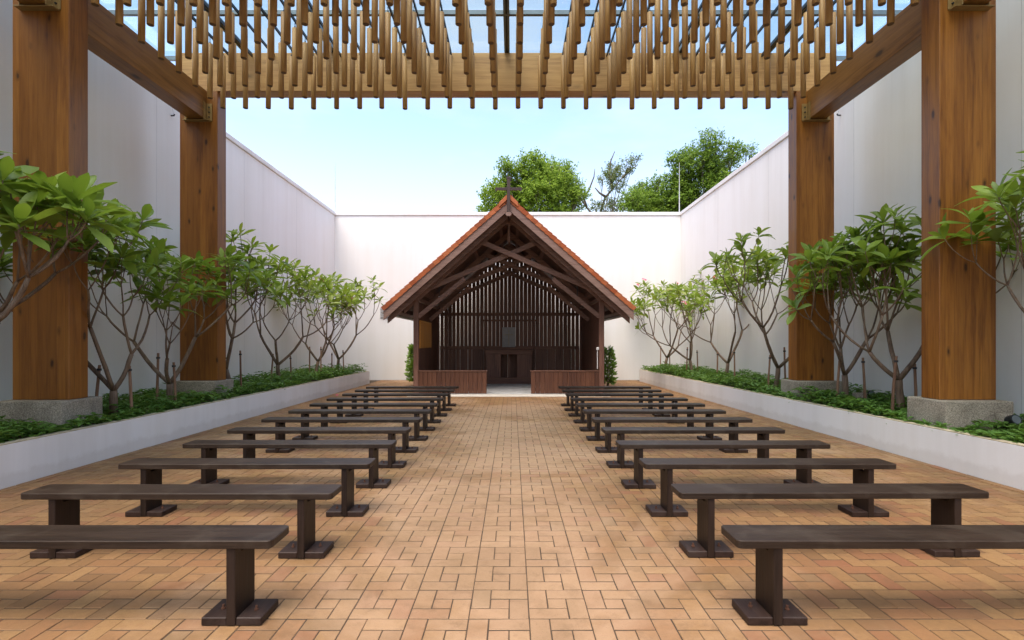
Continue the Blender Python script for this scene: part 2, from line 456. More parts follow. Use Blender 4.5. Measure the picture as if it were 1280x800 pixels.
# ================================================================== SETTING
YB = 19.93            # back wall
g = MB(); g.v = [(-300, -300, -0.3), (300, -300, -0.3), (300, 300, -0.3), (-300, 300, -0.3)]; g.f = [(0, 1, 2, 3)]
tag(g.build('ground', M['earth']), kind='structure')

floor = MB().box(-6.8, 6.6, -7, YB, -0.2, -0.0036).build('floor', M['mortar'])
tag(floor, kind='structure')

def leftx(d): return -5.04
def rightx(d): return 5.085 - 0.0178 * d

# pinwheel pavers: 3x3 cell of four bricks round a half brick
CELL = 0.318; U = CELL / 3; GAP, GAPY = 0.0060, 0.0105; GX, GY = 0.089, 3.03
def paver(mb, cx, cy, w, h, dz, tx=0, ty=0):
    a, b = w / 2 - GAP / 2, h / 2 - GAPY / 2; e = 0.0022
    base = len(mb.v)
    for (i, j) in ((-1, -1), (1, -1), (1, 1), (-1, 1)):
        mb.v.append((cx + i * a, cy + j * b, -0.03))
    for (i, j) in ((-1, -1), (1, -1), (1, 1), (-1, 1)):
        mb.v.append((cx + i * a, cy + j * b, dz - e + tx * i + ty * j))
    for (i, j) in ((-1, -1), (1, -1), (1, 1), (-1, 1)):
        mb.v.append((cx + i * (a - e), cy + j * (b - e), dz + tx * i + ty * j))
    for r in (0, 4):
        for k in range(4):
            k2 = (k + 1) % 4
            mb.f.append((base + r + k, base + r + k2, base + r + 4 + k2, base + r + 4 + k))
    mb.f.append((base + 8, base + 9, base + 10, base + 11))
proto = {}
for key, (w, h) in {'v': (U, 2 * U), 'h': (2 * U, U), 'c': (U, U)}.items():
    mb = MB(); paver(mb, 0, 0, w, h, 0.0)
    me = bpy.data.meshes.new('brick'); me.from_pydata(mb.v, [], mb.f); me.materials.append(M['brick'])
    proto[key] = me
PIECES = [('v', 0.5, 2.0), ('h', 2.0, 2.5), ('v', 2.5, 1.0), ('h', 1.0, 0.5), ('c', 1.5, 1.5)]
SZ = {'v': (1, 2), 'h': (2, 1), 'c': (1, 1)}
bricks = []
for i in range(-20, 20):
    for j in range(-30, 60):
        for k, px, py in PIECES:
            cx = GX + i * CELL + px * U; cy = GY + j * CELL + py * U
            bx = SZ[k][0] * U / 2
            if cx - bx < leftx(cy) - 0.1 or cx + bx > rightx(cy) + 0.1: continue
            if cx + bx < leftx(cy) + 0.11 or cx - bx > rightx(cy) - 0.11: continue
            if cy > YB - 0.1 or cy < -6.8: continue
            if 13.8 < cy < 19.0 and abs(cx - AX) < 2.7: continue
            vis = 0
            if cy > 2.62 and abs(cx) * FPX / cy < 650:
                vis = SZ[k][0] * SZ[k][1] / cy ** 3
            bricks.append((vis, k, cx, cy))
bricks.sort(key=lambda b: -b[0])
rb = random.Random(3)
stuff = MB()
for n, (vis, k, cx, cy) in enumerate(bricks):
    dz = rb.uniform(-0.0016, 0.0016); jx, jy = rb.uniform(-.001, .001), rb.uniform(-.001, .001)
    tx, ty = rb.uniform(-.0006, .0006), rb.uniform(-.0006, .0006)
    if n < 300:
        o = put('brick', proto[k], floor, (cx + jx, cy + jy, dz))
        o.rotation_euler = (ty * 14, -tx * 14, rb.uniform(-.005, .005))
    else:
        paver(stuff, cx + jx, cy + jy, SZ[k][0] * U, SZ[k][1] * U, dz, tx, ty)
me = bpy.data.meshes.new('paving'); me.from_pydata(stuff.v, [], stuff.f); me.materials.append(M['brick'])
tag(put('paving', me, floor), kind='stuff')
# edging course along the planters (the nearest bricks that show are pieces)
edge = MB()
emesh = MB(); paver(emesh, 0, 0, 0.104, 0.212, 0.0)
eme = bpy.data.meshes.new('edging_brick'); eme.from_pydata(emesh.v, [], emesh.f); eme.materials.append(M['brick'])
for side in (-1, 1):
    y = -6.7
    while y < YB - 0.15:
        x = (leftx(y) + 0.056) if side < 0 else (rightx(y) - 0.056)
        if 4.8 < y < 12:
            put('edging_brick', eme, floor, (x, y, rb.uniform(.0035, .006)))
        else:
            paver(edge, x, y, 0.104, 0.212, rb.uniform(.0035, .006))
        y += 0.215
me = bpy.data.meshes.new('edging_paving'); me.from_pydata(edge.v, [], edge.f); me.materials.append(M['brick'])
tag(put('edging_paving', me, floor), kind='stuff')

# courtyard walls with coping
WZ = 6.34
def wall(x0, x1, y0, y1, label, cope, joints=()):
    t = thing('courtyard_wall', ((x0 + x1) / 2, (y0 + y1) / 2, 0), label, 'wall')
    ox, oy = t.location.x, t.location.y
    MB().box(x0 - ox, x1 - ox, y0 - oy, y1 - oy, -0.2, WZ).build('wall_face', M['wall'], t)
    c = cope
    MB().box(c[0] - ox, c[1] - ox, c[2] - oy, c[3] - oy, WZ + 0.002, WZ + 0.13).build('coping', M['coping'], t, bevel=0.012)
    for (jx0, jx1, jy0, jy1) in joints:
        MB().box(jx0 - ox, jx1 - ox, jy0 - oy, jy1 - oy, 0.42, WZ - 0.01).build('panel_joint', M['joint'], t)
    return t
wall(-7.15, -6.85, -7.3, YB, 'long white courtyard wall behind the left planter', (-7.18, -6.81, -7.3, YB),
     [(-6.851, -6.8485, y, y + 0.006) for y in (6.7, 9.95, 13.2, 16.4)])
t = thing('courtyard_wall', (6.9, 6.3, 0), 'long white courtyard wall behind the right planter', 'wall')
def rwx(y): return 6.66 - 0.0085 * y
pl = [(rwx(-7.3) - 6.9, -13.6), (0.35, -13.6), (0.35, YB - 6.3), (rwx(YB) - 6.9, YB - 6.3)]
MB().prism(pl, -0.2, WZ, 'z').build('wall_face', M['wall'], t)
pl2 = [(rwx(-7.3) - 6.94, -13.6), (0.38, -13.6), (0.38, YB - 6.3), (rwx(YB) - 6.94, YB - 6.3)]
MB().prism(pl2, WZ + 0.002, WZ + 0.13, 'z').build('coping', M['coping'], t, bevel=0.012)
for y in (6.7, 9.95, 13.2, 16.4):
    MB().box(rwx(y) - 6.9025, rwx(y) - 6.899, y - 6.3, y - 6.294, 0.42, WZ - 0.01).build('panel_joint', M['joint'], t)
wall(-7.15, 7.25, YB, YB + 0.3, 'white courtyard end wall behind the chapel', (-7.18, 7.28, YB - 0.04, YB + 0.33))

# planters
PZ = 0.431
def planter(side):
    lab = 'long low white planter bed along the %s wall' % ('left' if side < 0 else 'right')
    t = thing('planter', (5.9 * side, 6, 0), lab, 'planter', 'white planters along the side walls')
    ox, oy = t.location.x, 6
    yend = 18.25 if side < 0 else 19.3
    fx = leftx if side < 0 else rightx
    wx = (lambda y: -6.85) if side < 0 else rwx
    def q(a, b, y0, y1, z0, z1, name, mat, bev=0.0):
        m = MB()
        m.prism([(a(y0) - ox, y0 - oy), (b(y0) - ox, y0 - oy), (b(y1) - ox, y1 - oy), (a(y1) - ox, y1 - oy)], z0, z1, 'z')
        return m.build(name, mat, t, bevel=bev)
    s = side
    q(lambda y: fx(y), lambda y: fx(y) + s * 0.11, -7.2, yend, -0.15, PZ, 'front_wall', M['planter'], 0.008)
    q(lambda y: fx(y) + s * 0.111, lambda y: wx(y) - s * 0.002, yend - 0.11, yend, -0.15, PZ - 0.002, 'end_wall', M['planter'], 0.006)
    q(lambda y: fx(y) + s * 0.001, lambda y: fx(y) + s * 0.105, -7.1, yend - 0.004, PZ + 0.001, PZ + 0.008, 'cap_render', M['capline'])
    q(lambda y: fx(y) + s * 0.112, lambda y: wx(y) - s * 0.002, -7.2, yend - 0.112, 0.05, PZ - 0.05, 'soil', M['soil'])
    return t
planter(-1); planter(1)

# ================================================================== PERGOLA
perg = thing('pergola', (AX, 6.5, 0), 'tall timber pergola with four thick columns and a glass roof', 'pergola')
def P(mb, name, mat, parent=perg, bevel=0.0, org=None, smooth=False, seg=1):
    """mb in court coordinates -> child of the pergola"""
    mb.v = [(x - AX, y - 6.5, z) for x, y, z in mb.v]
    if parent is not perg:
        pass
    if org is not None:
        org = (org[0] - AX, org[1] - 6.5, org[2])
        return centred(mb, name, mat, parent, org, bevel, smooth, seg)
    return mb.build(name, mat, parent, bevel, smooth, seg=seg)
CX, CW, CD = 5.72, 0.70, 0.29
BZ0, BZ1 = 5.57, 6.11      # side beams
CZ1 = 6.83                  # cross beams
GZ = 6.93                   # glass
COLY = (3.31, 6.52, 9.73)
for side in (-1, 1):
    xc = AX + side * CX
    for cy in COLY:
        c = P(MB().box(xc - CW / 2, xc + CW / 2, cy - CD / 2, cy + CD / 2, 0.742, BZ1), 'column', M['glulam_z'], bevel=0.006, org=(xc, cy, 0.75))
        c['label'] = 'amber glulam column on a granite block'
        b = MB().box(xc - 0.41, xc + 0.41, cy - 0.31, cy + 0.31, 0.1, 0.74)
        P(b, 'column_base', M['granite'], bevel=0.018, org=(xc, cy, 0.1), seg=2)
    for y0, y1 in ((-0.2, COLY[0] - CD / 2 - 0.004), (COLY[0] + CD / 2 + 0.004, COLY[1] - CD / 2 - 0.004), (COLY[1] + CD / 2 + 0.004, COLY[2] - CD / 2 - 0.004)):
        bm_ = P(MB().box(xc - 0.155, xc + 0.155, y0, y1, BZ0, BZ1), 'side_beam', M['glulam_y'], bevel=0.006, org=(xc, y0, BZ0))
        # steel angle brackets at the end that meets the column behind
        for s in (-1, 1):
            xx = xc + s * 0.156
            P(MB().box(min(xx, xx + s * 0.10), max(xx, xx + s * 0.10), y1 - 0.012, y1 + 0.002, BZ0 - 0.02, BZ0 + 0.30), 'bracket', M['brass'], bevel=0.002)
            P(MB().box(min(xx, xx + s * 0.012), max(xx, xx + s * 0.012), y1 - 0.11, y1 - 0.013, BZ0 - 0.02, BZ0 + 0.30), 'bracket', M['brass'], bevel=0.002)
            for bz in (0.05, 0.14, 0.23):
                P(MB().tube([(xx + s * 0.05, y1 - 0.026, BZ0 + bz), (xx + s * 0.05, y1 - 0.011, BZ0 + bz)], 0.013, 8), 'bolt', M['steel_dark'])
        P(MB().box(xc - 0.24, xc + 0.24, y1 - 0.10, y1 + 0.002, BZ0 - 0.034, BZ0 - 0.022), 'bracket', M['brass'], bevel=0.002)
for cy in COLY:
    P(MB().box(AX - CX - CW / 2, AX + CX + CW / 2, cy - 0.135, cy + 0.135, BZ1 + 0.003, CZ1), 'cross_beam', M['glulam_x'], bevel=0.008, org=(AX, cy, BZ1))
# glass roof
MX = [AX + 1.62 * k for k in range(-3, 4)] + [AX - 6.65, AX + 6.65]
MX.sort()
TY = [9.86 - 1.37 * k for k in range(0, 6)]
for x in MX:
    w = 0.05
    P(MB().box(x - w, x - 0.012, TY[-1], TY[0] - 0.001, GZ - 0.09, GZ - 0.012), 'mullion', M['alu'], bevel=0.003)
    P(MB().box(x + 0.012, x + w, TY[-1], TY[0] - 0.001, GZ - 0.09, GZ - 0.012), 'mullion', M['alu'], bevel=0.003)
    P(MB().box(x - 0.011, x + 0.011, TY[-1], TY[0] - 0.002, GZ - 0.07, GZ + 0.03), 'mullion', M['steel_dark'])
for y in TY:
    P(MB().box(AX - 6.69, AX + 6.69, y + 0.002, y + 0.052, GZ - 0.088, GZ - 0.014), 'transom', M['alu'], bevel=0.003)
    P(MB().box(AX - 6.69, AX + 6.69, y + 0.053, y + 0.09, GZ - 0.07, GZ + 0.02), 'transom', M['steel_dark'], bevel=0.003)
for i in range(len(MX) - 1):
    for j in range(len(TY) - 1):
        P(MB().box(MX[i] + 0.012, MX[i + 1] - 0.012, TY[j + 1] + 0.09, TY[j] + 0.001, GZ - 0.011, GZ + 0.001), 'glass_pane', M['glass'])
# hanging rails and poles
SP = 0.4108; PB, PT = 5.684, 6.624
pole_x = sorted([AX + s * (SP / 2 + SP * k) for k in range(13) for s in (-1, 1)])
rows = [9.35 - SP * j for j in range(8)]
RZ = 6.74
for x in pole_x:
    P(MB().box(x - 0.011, x + 0.011, 4.0, 9.58, RZ, RZ + 0.05), 'rail', M['steel_dark'])
pm = MB().tube([(0, 0, 0), (0, 0, PT - PB)], 0.0445, 16).mesh('shaft', M['pole'], bevel=0.004)
for p in pm.polygons: p.use_smooth = abs(p.normal.z) < 0.5
pend = MB().tube([(0, 0, -0.0015), (0, 0, 0.002)], 0.0405, 16).mesh('shaded_cut_end', M['pole_end'])
hk = MB().tube([(0, 0, PT - PB), (0, 0, PT - PB + 0.035)], 0.012, 6)
for q in range(4):   # short chain
    z0 = PT - PB + 0.03 + q * 0.022
    ang = (q % 2) * pi / 2
    ring = [(cos(ang) * 0.009 * cos(a), sin(ang) * 0.009 * cos(a), z0 + 0.014 * sin(a) + 0.012) for a in [2 * pi * i / 8 for i in range(9)]]
    hk.tube(ring, 0.003, 4, False)
hm = hk.mesh('hanging_chain', M['steel_dark'])
rp = random.Random(11)
ROWN = ['the row nearest the chapel'] + ['the %s row from the chapel' % ORD[j] for j in range(1, 8)]
for j, y in enumerate(rows):
    for i, x in enumerate(pole_x):
        half = 'left' if i < 13 else 'right'
        num = ORD[12 - i] if i < 13 else ORD[i - 13]
        o = thing('hanging_pole', (x + rp.uniform(-.006, .006), y + rp.uniform(-.006, .006), PB + rp.uniform(-.008, .008)),
                  'round wooden hanging pole, %s %s of centre in %s' % (num, half, ROWN[j]), 'pole', 'wooden poles hung under the glass roof')
        o.rotation_euler = (rp.uniform(-.008, .008), rp.uniform(-.008, .008), rp.uniform(0, 6))
        put('shaft', pm, o); put('shaded_cut_end', pend, o); put('hanging_chain', hm, o)
# ================================================================== BENCHES
SEATW, SEATT, SEATZ, BLEN = 0.235, 0.042, 0.44, 2.09
def rounded(x0, x1, y0, y1, r, n=4):
    pts = []
    for cx, cy, a0 in ((x1 - r, y1 - r, 0), (x0 + r, y1 - r, 90), (x0 + r, y0 + r, 180), (x1 - r, y0 + r, 270)):
        for k in range(n + 1):
            a = radians(a0 + 90 * k / n)
            pts.append((cx + r * cos(a), cy + r * sin(a)))
    return pts
seat_me = MB().prism(rounded(-BLEN / 2, BLEN / 2, 0, SEATW, 0.03), SEATZ - SEATT, SEATZ, 'z').mesh('seat', M['bench_x'], bevel=0.004)
lz = SEATZ - SEATT
leg_me = MB().prism([(0.012, 0.002), (0.215, 0.002), (0.215, lz), (0.155, lz), (0.15, lz - 0.035), (0.075, lz - 0.035), (0.07, lz), (0.012, lz)], -0.0235, 0.0235, 'x').mesh('leg', M['bench_z'], bevel=0.003)
plate_me = MB().box(-0.0235 - 0.13, -0.0245, 0.016, 0.216, 0.0, 0.042).box(0.0245, 0.0235 + 0.13, 0.016, 0.216, 0.0, 0.042).mesh('base_plate', M['bench_y'], bevel=0.004)
bolt_me = MB().tube([(0, 0, 0.041), (0, 0, 0.048)], 0.012, 10).tube([(0, 0, 0.0481), (0, 0, 0.064)], 0.0065, 8).mesh('bolt', M['bolt'])
for side in (-1, 1):
    for k in range(12):
        d = 2.63 + 0.825 * k
        xc = AX + side * (1.135 + BLEN / 2) + random.uniform(-.006, .006) + ((0.02 + max(0, 0.095 - 0.03 * k)) if side > 0 else (0.012, 0.03, 0.055, 0.05, 0.04, 0.03, 0.02, 0.01, 0, 0, 0, 0)[k])
        where = 'left' if side < 0 else 'right'
        if k == 0: lab = 'dark wooden backless bench nearest the camera on the %s of the aisle' % where
        elif k == 11: lab = 'dark wooden backless bench nearest the chapel on the %s of the aisle' % where
        else: lab = 'dark wooden backless bench, %s from the camera on the %s of the aisle' % (ORD[k], where)
        b = thing('bench', (xc, d + random.uniform(-.012, .012), 0.002), lab, 'bench', 'dark benches in two rows along the aisle')
        b.rotation_euler.z = random.uniform(-.006, .006)
        put('seat', seat_me, b)
        for s in (-1, 1):
            lx = s * (BLEN / 2 - 0.212)
            put('leg', leg_me, b, (lx, 0, 0))
            p = put('base_plate', plate_me, b, (lx, 0, 0))
            for bx in (-0.09, 0.09):
                put('bolt', bolt_me, p, (bx, 0.115 + random.uniform(-.02, .02), 0))

# ================================================================== CHAPEL
CY0 = 14.30
chap = thing('chapel', (AX, CY0, 0), 'small open timber chapel with steep orange tiled gable roof', 'chapel')
def C(mb, name, mat, parent=None, bevel=0.0, org=None, seg=1):
    """mb is in chapel coordinates: x from the axis, y from the front posts"""
    if org is not None:
        return centred(mb, name, mat, parent or chap, org, bevel, False, seg)
    return mb.build(name, mat, parent or chap, bevel, seg=seg)
RF, RBK = -0.70, 4.95       # roof front / back
APEX, SL = 5.33, 0.879
EX = 3.32                   # half span at the eaves
BACK = 4.30
def zt(x): return APEX - SL * abs(x)
nrm = Vector((SL, 0, 1)).normalized()
# slab
C(MB().box(-2.72, 2.72, -0.50, 4.7, -0.1, 0.015), 'apron', M['apron'], bevel=0.006)
C(MB().box(-2.62, 2.62, 0.02, 4.6, 0.0155, 0.03), 'floor_slab', M['slab'], bevel=0.004)
# posts
for s in (-1, 1):
    for y in (0.07, BACK - 0.16):
        C(MB().box(s * 2.572 - 0.069, s * 2.572 + 0.069, y - 0.069, y + 0.069, 0.02, 2.62), 'post', M['post'], bevel=0.006, org=(s * 2.572, y, 0))
    C(MB().box(s * 2.572 - 0.085, s * 2.572 + 0.085, -0.06, BACK + 0.3, 2.621, 2.70), 'wall_plate', M['truss'], bevel=0.006, org=(s * 2.572, 0, 2.65))
# side walls of vertical boards
rc = random.Random(5)
side_board = [MB().box(-0.014, 0.014, -0.071 + 0.004 * q, 0.071 - 0.003 * q, 0.0, 2.56).mesh('plank', M['dark_z'], bevel=0.003) for q in range(3)]
for s in (-1, 1):
    sw = C(MB().box(s * 2.60 - 0.02, s * 2.60 + 0.02, 0.145, BACK - 0.24, 1.24, 1.34).box(s * 2.60 - 0.02, s * 2.60 + 0.02, 0.145, BACK - 0.24, 0.10, 0.2)
           .box(s * 2.60 - 0.02, s * 2.60 + 0.02, 0.145, BACK - 0.24, 2.36, 2.46), 'side_wall', M['dark_y'], bevel=0.003)
    y = 0.22
    while y < BACK - 0.25:
        put('plank', rc.choice(side_board), sw, (s * (2.60 - 0.036), y, 0.035))
        y += 0.146
# dwarf front walls
dw_board = [MB().box(-0.0615 + 0.001 * q, 0.0615 - 0.0015 * q, -0.013, 0.013, 0.0, 0.60).mesh('plank', M['dwarf'], bevel=0.003) for q in range(3)]
for s in (-1, 1):
    x0, x1 = (-2.502, -0.615) if s < 0 else (0.615, 2.502)
    dwl = C(MB().box(x0, x1, 0.045, 0.085, 0.1, 0.18).box(x0, x1, 0.045, 0.085, 0.46, 0.54), 'dwarf_wall', M['dark_x'], bevel=0.003)
    n = 15; w = (x1 - x0) / n
    for k in range(n):
        put('plank', rc.choice(dw_board), dwl, (x0 + (k + 0.5) * w, 0.03 + rc.uniform(-.002, .002), 0.032))
    C(MB().box(x0 - (0.02 if s > 0 else 0), x1 + (0.02 if s < 0 else 0), 0.005, 0.12, 0.634, 0.672), 'cap_rail', M['cap_x'], dwl, bevel=0.005)
# back wall of slats
bw = C(MB().box(-2.50, 2.50, BACK - 0.055, BACK - 0.02, 2.40, 2.52).box(-2.50, 2.50, BACK - 0.055, BACK - 0.02, 1.20, 1.32).box(-2.50, 2.50, BACK - 0.055, BACK - 0.02, 0.05, 0.15),
       'slatted_wall', M['dark_x'], bevel=0.004)
n = 35; pitch = 5.0 / n
for k in range(n):
    x = -2.5 + (k + 0.5) * pitch
    gap = rc.choice((0.012, 0.017, 0.021, 0.025)) if abs(x) < 1.9 else rc.choice((0.004, 0.02, 0.03))
    w = pitch - gap; dx = rc.uniform(-.003, .003)
    top = zt(abs(x)) - 0.30
    xx = abs(x) + w / 2
    o = MB().prism([(-w / 2, 0), (w / 2, 0), (w / 2, zt(abs(x + w / 2)) - 0.30 - 1.29), (-w / 2, zt(abs(x - w / 2)) - 0.30 - 1.29)], -0.011, 0.011, 'y')
    put('slat', o.mesh('slat', M['dark_z']), bw, (x + dx, BACK - 0.008 + rc.uniform(0, .004), 1.29))
    wl = pitch - rc.choice((0.001, 0.001, 0.002, 0.002, 0.009))
    put('slat', MB().box(-wl / 2, wl / 2, -0.011, 0.011, 0, 1.255 + 0.0).mesh('slat', M['dark_z']), bw, (x + dx + rc.uniform(-.003, .003), BACK - 0.006, 0.03))
C(MB().prism([(-0.92, 4.42), (0.92, 4.42), (0.08, 5.0), (-0.08, 5.0)], BACK + 0.012, BACK + 0.035, 'y'), 'gable_board', M['dark_x'], bw)
# altar backdrop frame on the slatted wall (thin dark frame seen above the altar)
C(MB().box(-1.05, 1.05, BACK - 0.082, BACK - 0.057, 2.20, 2.27).box(-0.92, -0.85, BACK - 0.082, BACK - 0.057, 0.2, 2.199).box(0.85, 0.92, BACK - 0.082, BACK - 0.057, 0.2, 2.199),
  'frame_rail', M['dark_x'], bevel=0.003)
# trusses
def slopebar(s, xa, xb, off, y0, y1, h, name, mat, parent=None):
    """bar along a roof slope from |x|=xa to xb, its top `off` below the tile plane (vertical), depth h (vertical)"""
    m = MB().prism([(s * xa, zt(xa) - off), (s * xb, zt(xb) - off), (s * xb, zt(xb) - off - h), (s * xa, zt(xa) - off - h)], y0, y1, 'y')
    return C(m, name, mat, parent, bevel=0.004)
for ty in (0.07, 2.1, BACK - 0.16):
    tr = C(MB().prism([(-0.34, 4.70), (0.34, 4.70), (0.28, 4.82), (-0.28, 4.82)], ty - 0.03, ty + 0.03, 'y'), 'truss', M['truss'], bevel=0.004)
    for s in (-1, 1):
        slopebar(s, 0.03, 2.9, 0.335, ty - 0.05, ty + 0.05, 0.19, 'rafter', M['truss'], tr)
        dy = 0.062 * s
        C(MB().beam((-s * 2.36, ty + dy, 2.90), (s * 0.76, ty + dy, 4.235), 0.055, 0.135), 'scissor_brace', M['truss'], tr, bevel=0.005)
        if ty < 3:
            C(MB().beam((s * 2.52, ty - 0.01, 2.16), (s * 1.22, ty - 0.01, 3.22), 0.06, 0.12), 'knee_brace', M['truss'], tr, bevel=0.005)
    C(MB().box(-0.03, 0.03, ty - 0.028, ty + 0.028, 4.25, 4.699), 'king_post', M['truss'], tr, bevel=0.003)
# purlins, deck, eaves
roof = C(MB().prism([(-EX + 0.03, zt(EX - 0.03) - 0.165), (0, APEX - 0.165), (EX - 0.03, zt(EX - 0.03) - 0.165), (EX - 0.03, zt(EX - 0.03) - 0.205), (0, APEX - 0.205), (-EX + 0.03, zt(EX - 0.03) - 0.205)],
                    RF + 0.07, RBK - 0.05, 'y'), 'roof', M['dark_y'])
for s in (-1, 1):
    for px in (0.25, 1.0, 1.75, 2.45, 3.1):
        C(MB().prism([(s * (px - 0.04), zt(px - 0.04) - 0.208), (s * (px + 0.04), zt(px + 0.04) - 0.208), (s * (px + 0.04), zt(px + 0.04) - 0.333), (s * (px - 0.04), zt(px - 0.04) - 0.333)],
                     RF + 0.075, RBK - 0.06, 'y'), 'purlin', M['truss'], roof)
    slopebar(s, 0.02, EX - 0.02, 0.15, RF + 0.02, RF + 0.065, 0.245, 'bargeboard', M['barge'], roof)
    slopebar(s, 0.02, EX - 0.06, 0.34, RF + 0.30, RF + 0.38, 0.16, 'outer_rafter', M['truss'], roof)
    slopebar(s, 0.02, EX - 0.02, 0.15, RBK - 0.045, RBK - 0.005, 0.245, 'bargeboard', M['barge'], roof)
    # gutter
    gx = s * (EX - 0.0); gz = zt(EX) - 0.17
    arc = [(gx + 0.065 * cos(a), gz + 0.055 * sin(a)) for a in [pi + pi * i / 8 for i in range(9)]]
    arc2 = [(gx + 0.055 * cos(a), gz + 0.045 * sin(a)) for a in [pi + pi * i / 8 for i in reversed(range(9))]]
    C(MB().prism(arc + arc2, RF + 0.12, RBK - 0.1, 'y'), 'gutter', M['gutter'], roof)
# clay tiles
NT_ = 27
L = sqrt(1 + SL * SL) * EX
step = L / NT_
ang = math.atan(SL)
def tile_verts(s, k, y0, y1, flap):
    """one tile on slope s, row k from the eaves; leaning on the row below"""
    mb = MB()
    sl0 = L - k * step + 0.02; sl1 = sl0 - step - 0.05          # distance from the apex along the slope
    def pt(sl, h):
        return (s * (sl * cos(ang) + h * sin(ang)), APEX - 0.06 - sl * sin(ang) + h * cos(ang))
    t0, t1 = 0.028, 0.006
    mb.prism([pt(sl0, t0), pt(sl1, t1), pt(sl1, t1 + 0.020), pt(sl0, t0 + 0.024)], y0, y1, 'y')
    if flap:
        mb.prism([pt(sl0, t0 - 0.001), pt(sl1 + 0.045, t1), pt(sl1 + 0.045, -0.085), pt(sl0, -0.066)], flap[0], flap[1], 'y')
    return mb
field = MB()
TW = 0.235
for s in (-1, 1):
    for k in range(NT_):
        C(tile_verts(s, k, RF, RF + TW - 0.004, (RF - 0.003, RF + 0.018)), 'verge_tile', M['tile'], roof)
        C(tile_verts(s, k, RBK - TW, RBK, (RBK - 0.018, RBK + 0.003)), 'verge_tile', M['tile'], roof)
        y = RF + TW
        while y < RBK - TW - 0.05:
            m = tile_verts(s, k, y, min(y + TW - 0.004, RBK - TW - 0.004), None)
            b = len(field.v); field.v += m.v; field.f += [tuple(i + b for i in f) for f in m.f]
            y += TW
tag(C(field, 'field_tiles', M['tile'], roof), kind='stuff')
y = RF - 0.03
while y < RBK:
    o = [(-0.24, zt(0.24) - 0.02), (0, APEX + 0.045), (0.24, zt(0.24) - 0.02), (0.235, zt(0.235) + 0.015), (0.04, APEX + 0.062), (-0.04, APEX + 0.062), (-0.235, zt(0.235) + 0.015)]
    o = [(-0.25, zt(0.25) - 0.10), (-0.25, zt(0.25) + 0.02), (-0.05, zt(0.05) + 0.045), (0.05, zt(0.05) + 0.045), (0.25, zt(0.25) + 0.02), (0.25, zt(0.25) - 0.10), (0, APEX - 0.10)]
    C(MB().prism(o, y, min(y + 0.37, RBK + 0.03), 'y'), 'ridge_tile', M['tile'], roof, bevel=0.006)
    y += 0.375
# gable cross with knobbed ends
yc = RF - 0.055
cz = 5.47
crs = MB().box(-0.042, 0.042, yc - 0.02, yc + 0.02, 4.86, 5.74)
cr = C(crs, 'cross', M['cross'], bevel=0.004)
C(MB().box(-0.30, -0.0425, yc - 0.02, yc + 0.02, cz - 0.038, cz + 0.038).box(0.0425, 0.30, yc - 0.02, yc + 0.02, cz - 0.038, cz + 0.038), 'cross_arm', M['cross'], cr, bevel=0.004)
for (x, z, vx, vz) in ((-0.31, cz, 1, 0), (0.31, cz, 1, 0), (0, 5.755, 0, 1)):
    m = MB()
    if vx:
        sg = -1 if x < 0 else 1
        m.prism([(x - sg * 0.01, z - 0.033), (x + sg * 0.012, z - 0.06), (x + sg * 0.045, z), (x + sg * 0.012, z + 0.06), (x - sg * 0.01, z + 0.033)], yc - 0.024, yc + 0.024, 'y')
    else:
        m.prism([(x - 0.037, z - 0.016), (x - 0.068, z + 0.012), (x, z + 0.05), (x + 0.068, z + 0.012), (x + 0.037, z - 0.016)], yc - 0.024, yc + 0.024, 'y')
    C(m, 'cross_tip', M['cross'], cr)
C(MB().prism([(-0.06, 4.855), (-0.085, 4.81), (-0.045, 4.755), (0.045, 4.755), (0.085, 4.81), (0.06, 4.855)], yc - 0.03, yc + 0.03, 'y'), 'pendant', M['barge'], cr, bevel=0.006)

# things in the chapel
alt = thing('altar', (AX - 0.02, CY0 + 3.35, 0.031), 'dark wooden altar with an open centre inside the chapel', 'altar')
MB().box(-0.78, -0.275, 0, 0.03, 0.22, 1.01).build('side_panel', M['dark_z'], alt, bevel=0.004)
MB().box(0.275, 0.78, 0, 0.03, 0.22, 1.01).build('side_panel', M['dark_z'], alt, bevel=0.004)
MB().box(-0.80, 0.80, -0.012, 0.028, 0.0, 0.219).build('plinth', M['dark_x'], alt, bevel=0.004)
MB().box(-0.80, 0.80, -0.012, 0.03, 1.011, 1.13).build('top_rail', M['dark_x'], alt, bevel=0.004)
MB().box(-0.84, 0.84, -0.05, 0.60, 1.131, 1.17).build('top', M['dark_x'], alt, bevel=0.006)
for s in (-1, 1):
    MB().box(s * 0.77 - 0.015, s * 0.77 + 0.015, 0.031, 0.56, 0.0, 1.13).build('side', M['dark_z'], alt, bevel=0.004)
MB().box(-0.012, 0.012, 0.012, 0.028, 0.22, 1.01).build('upright', M['dark_z'], alt)
pq = thing('plaque', (AX - 0.03, CY0 + BACK - 0.13, 1.28), 'grey plaque with a thin gold cross above the altar', 'plaque')
MB().box(-0.235, 0.235, 0.0, 0.025, 0, 0.71).build('panel', M['plaque'], pq, bevel=0.004)
MB().box(-0.012, 0.012, -0.008, -0.001, 0.06, 0.62).box(-0.15, -0.0125, -0.008, -0.001, 0.43, 0.455).box(0.0125, 0.15, -0.008, -0.001, 0.43, 0.455).build('emblem', M['gold'], pq)
for xx in (-0.2, 0.2):
    MB().box(xx - 0.01, xx + 0.01, 0.0255, 0.072, 0.3, 0.34).build('bracket', M['steel_dark'], pq)
nb = thing('wall_board', (AX - 2.52, CY0 + 0.42, 1.31), 'wooden board in lit amber tone on the inner left wall of the chapel', 'board')
MB().box(-0.028, -0.006, 0.0, 1.95, 0.0, 0.74).build('panel', M['board'], nb, bevel=0.003)
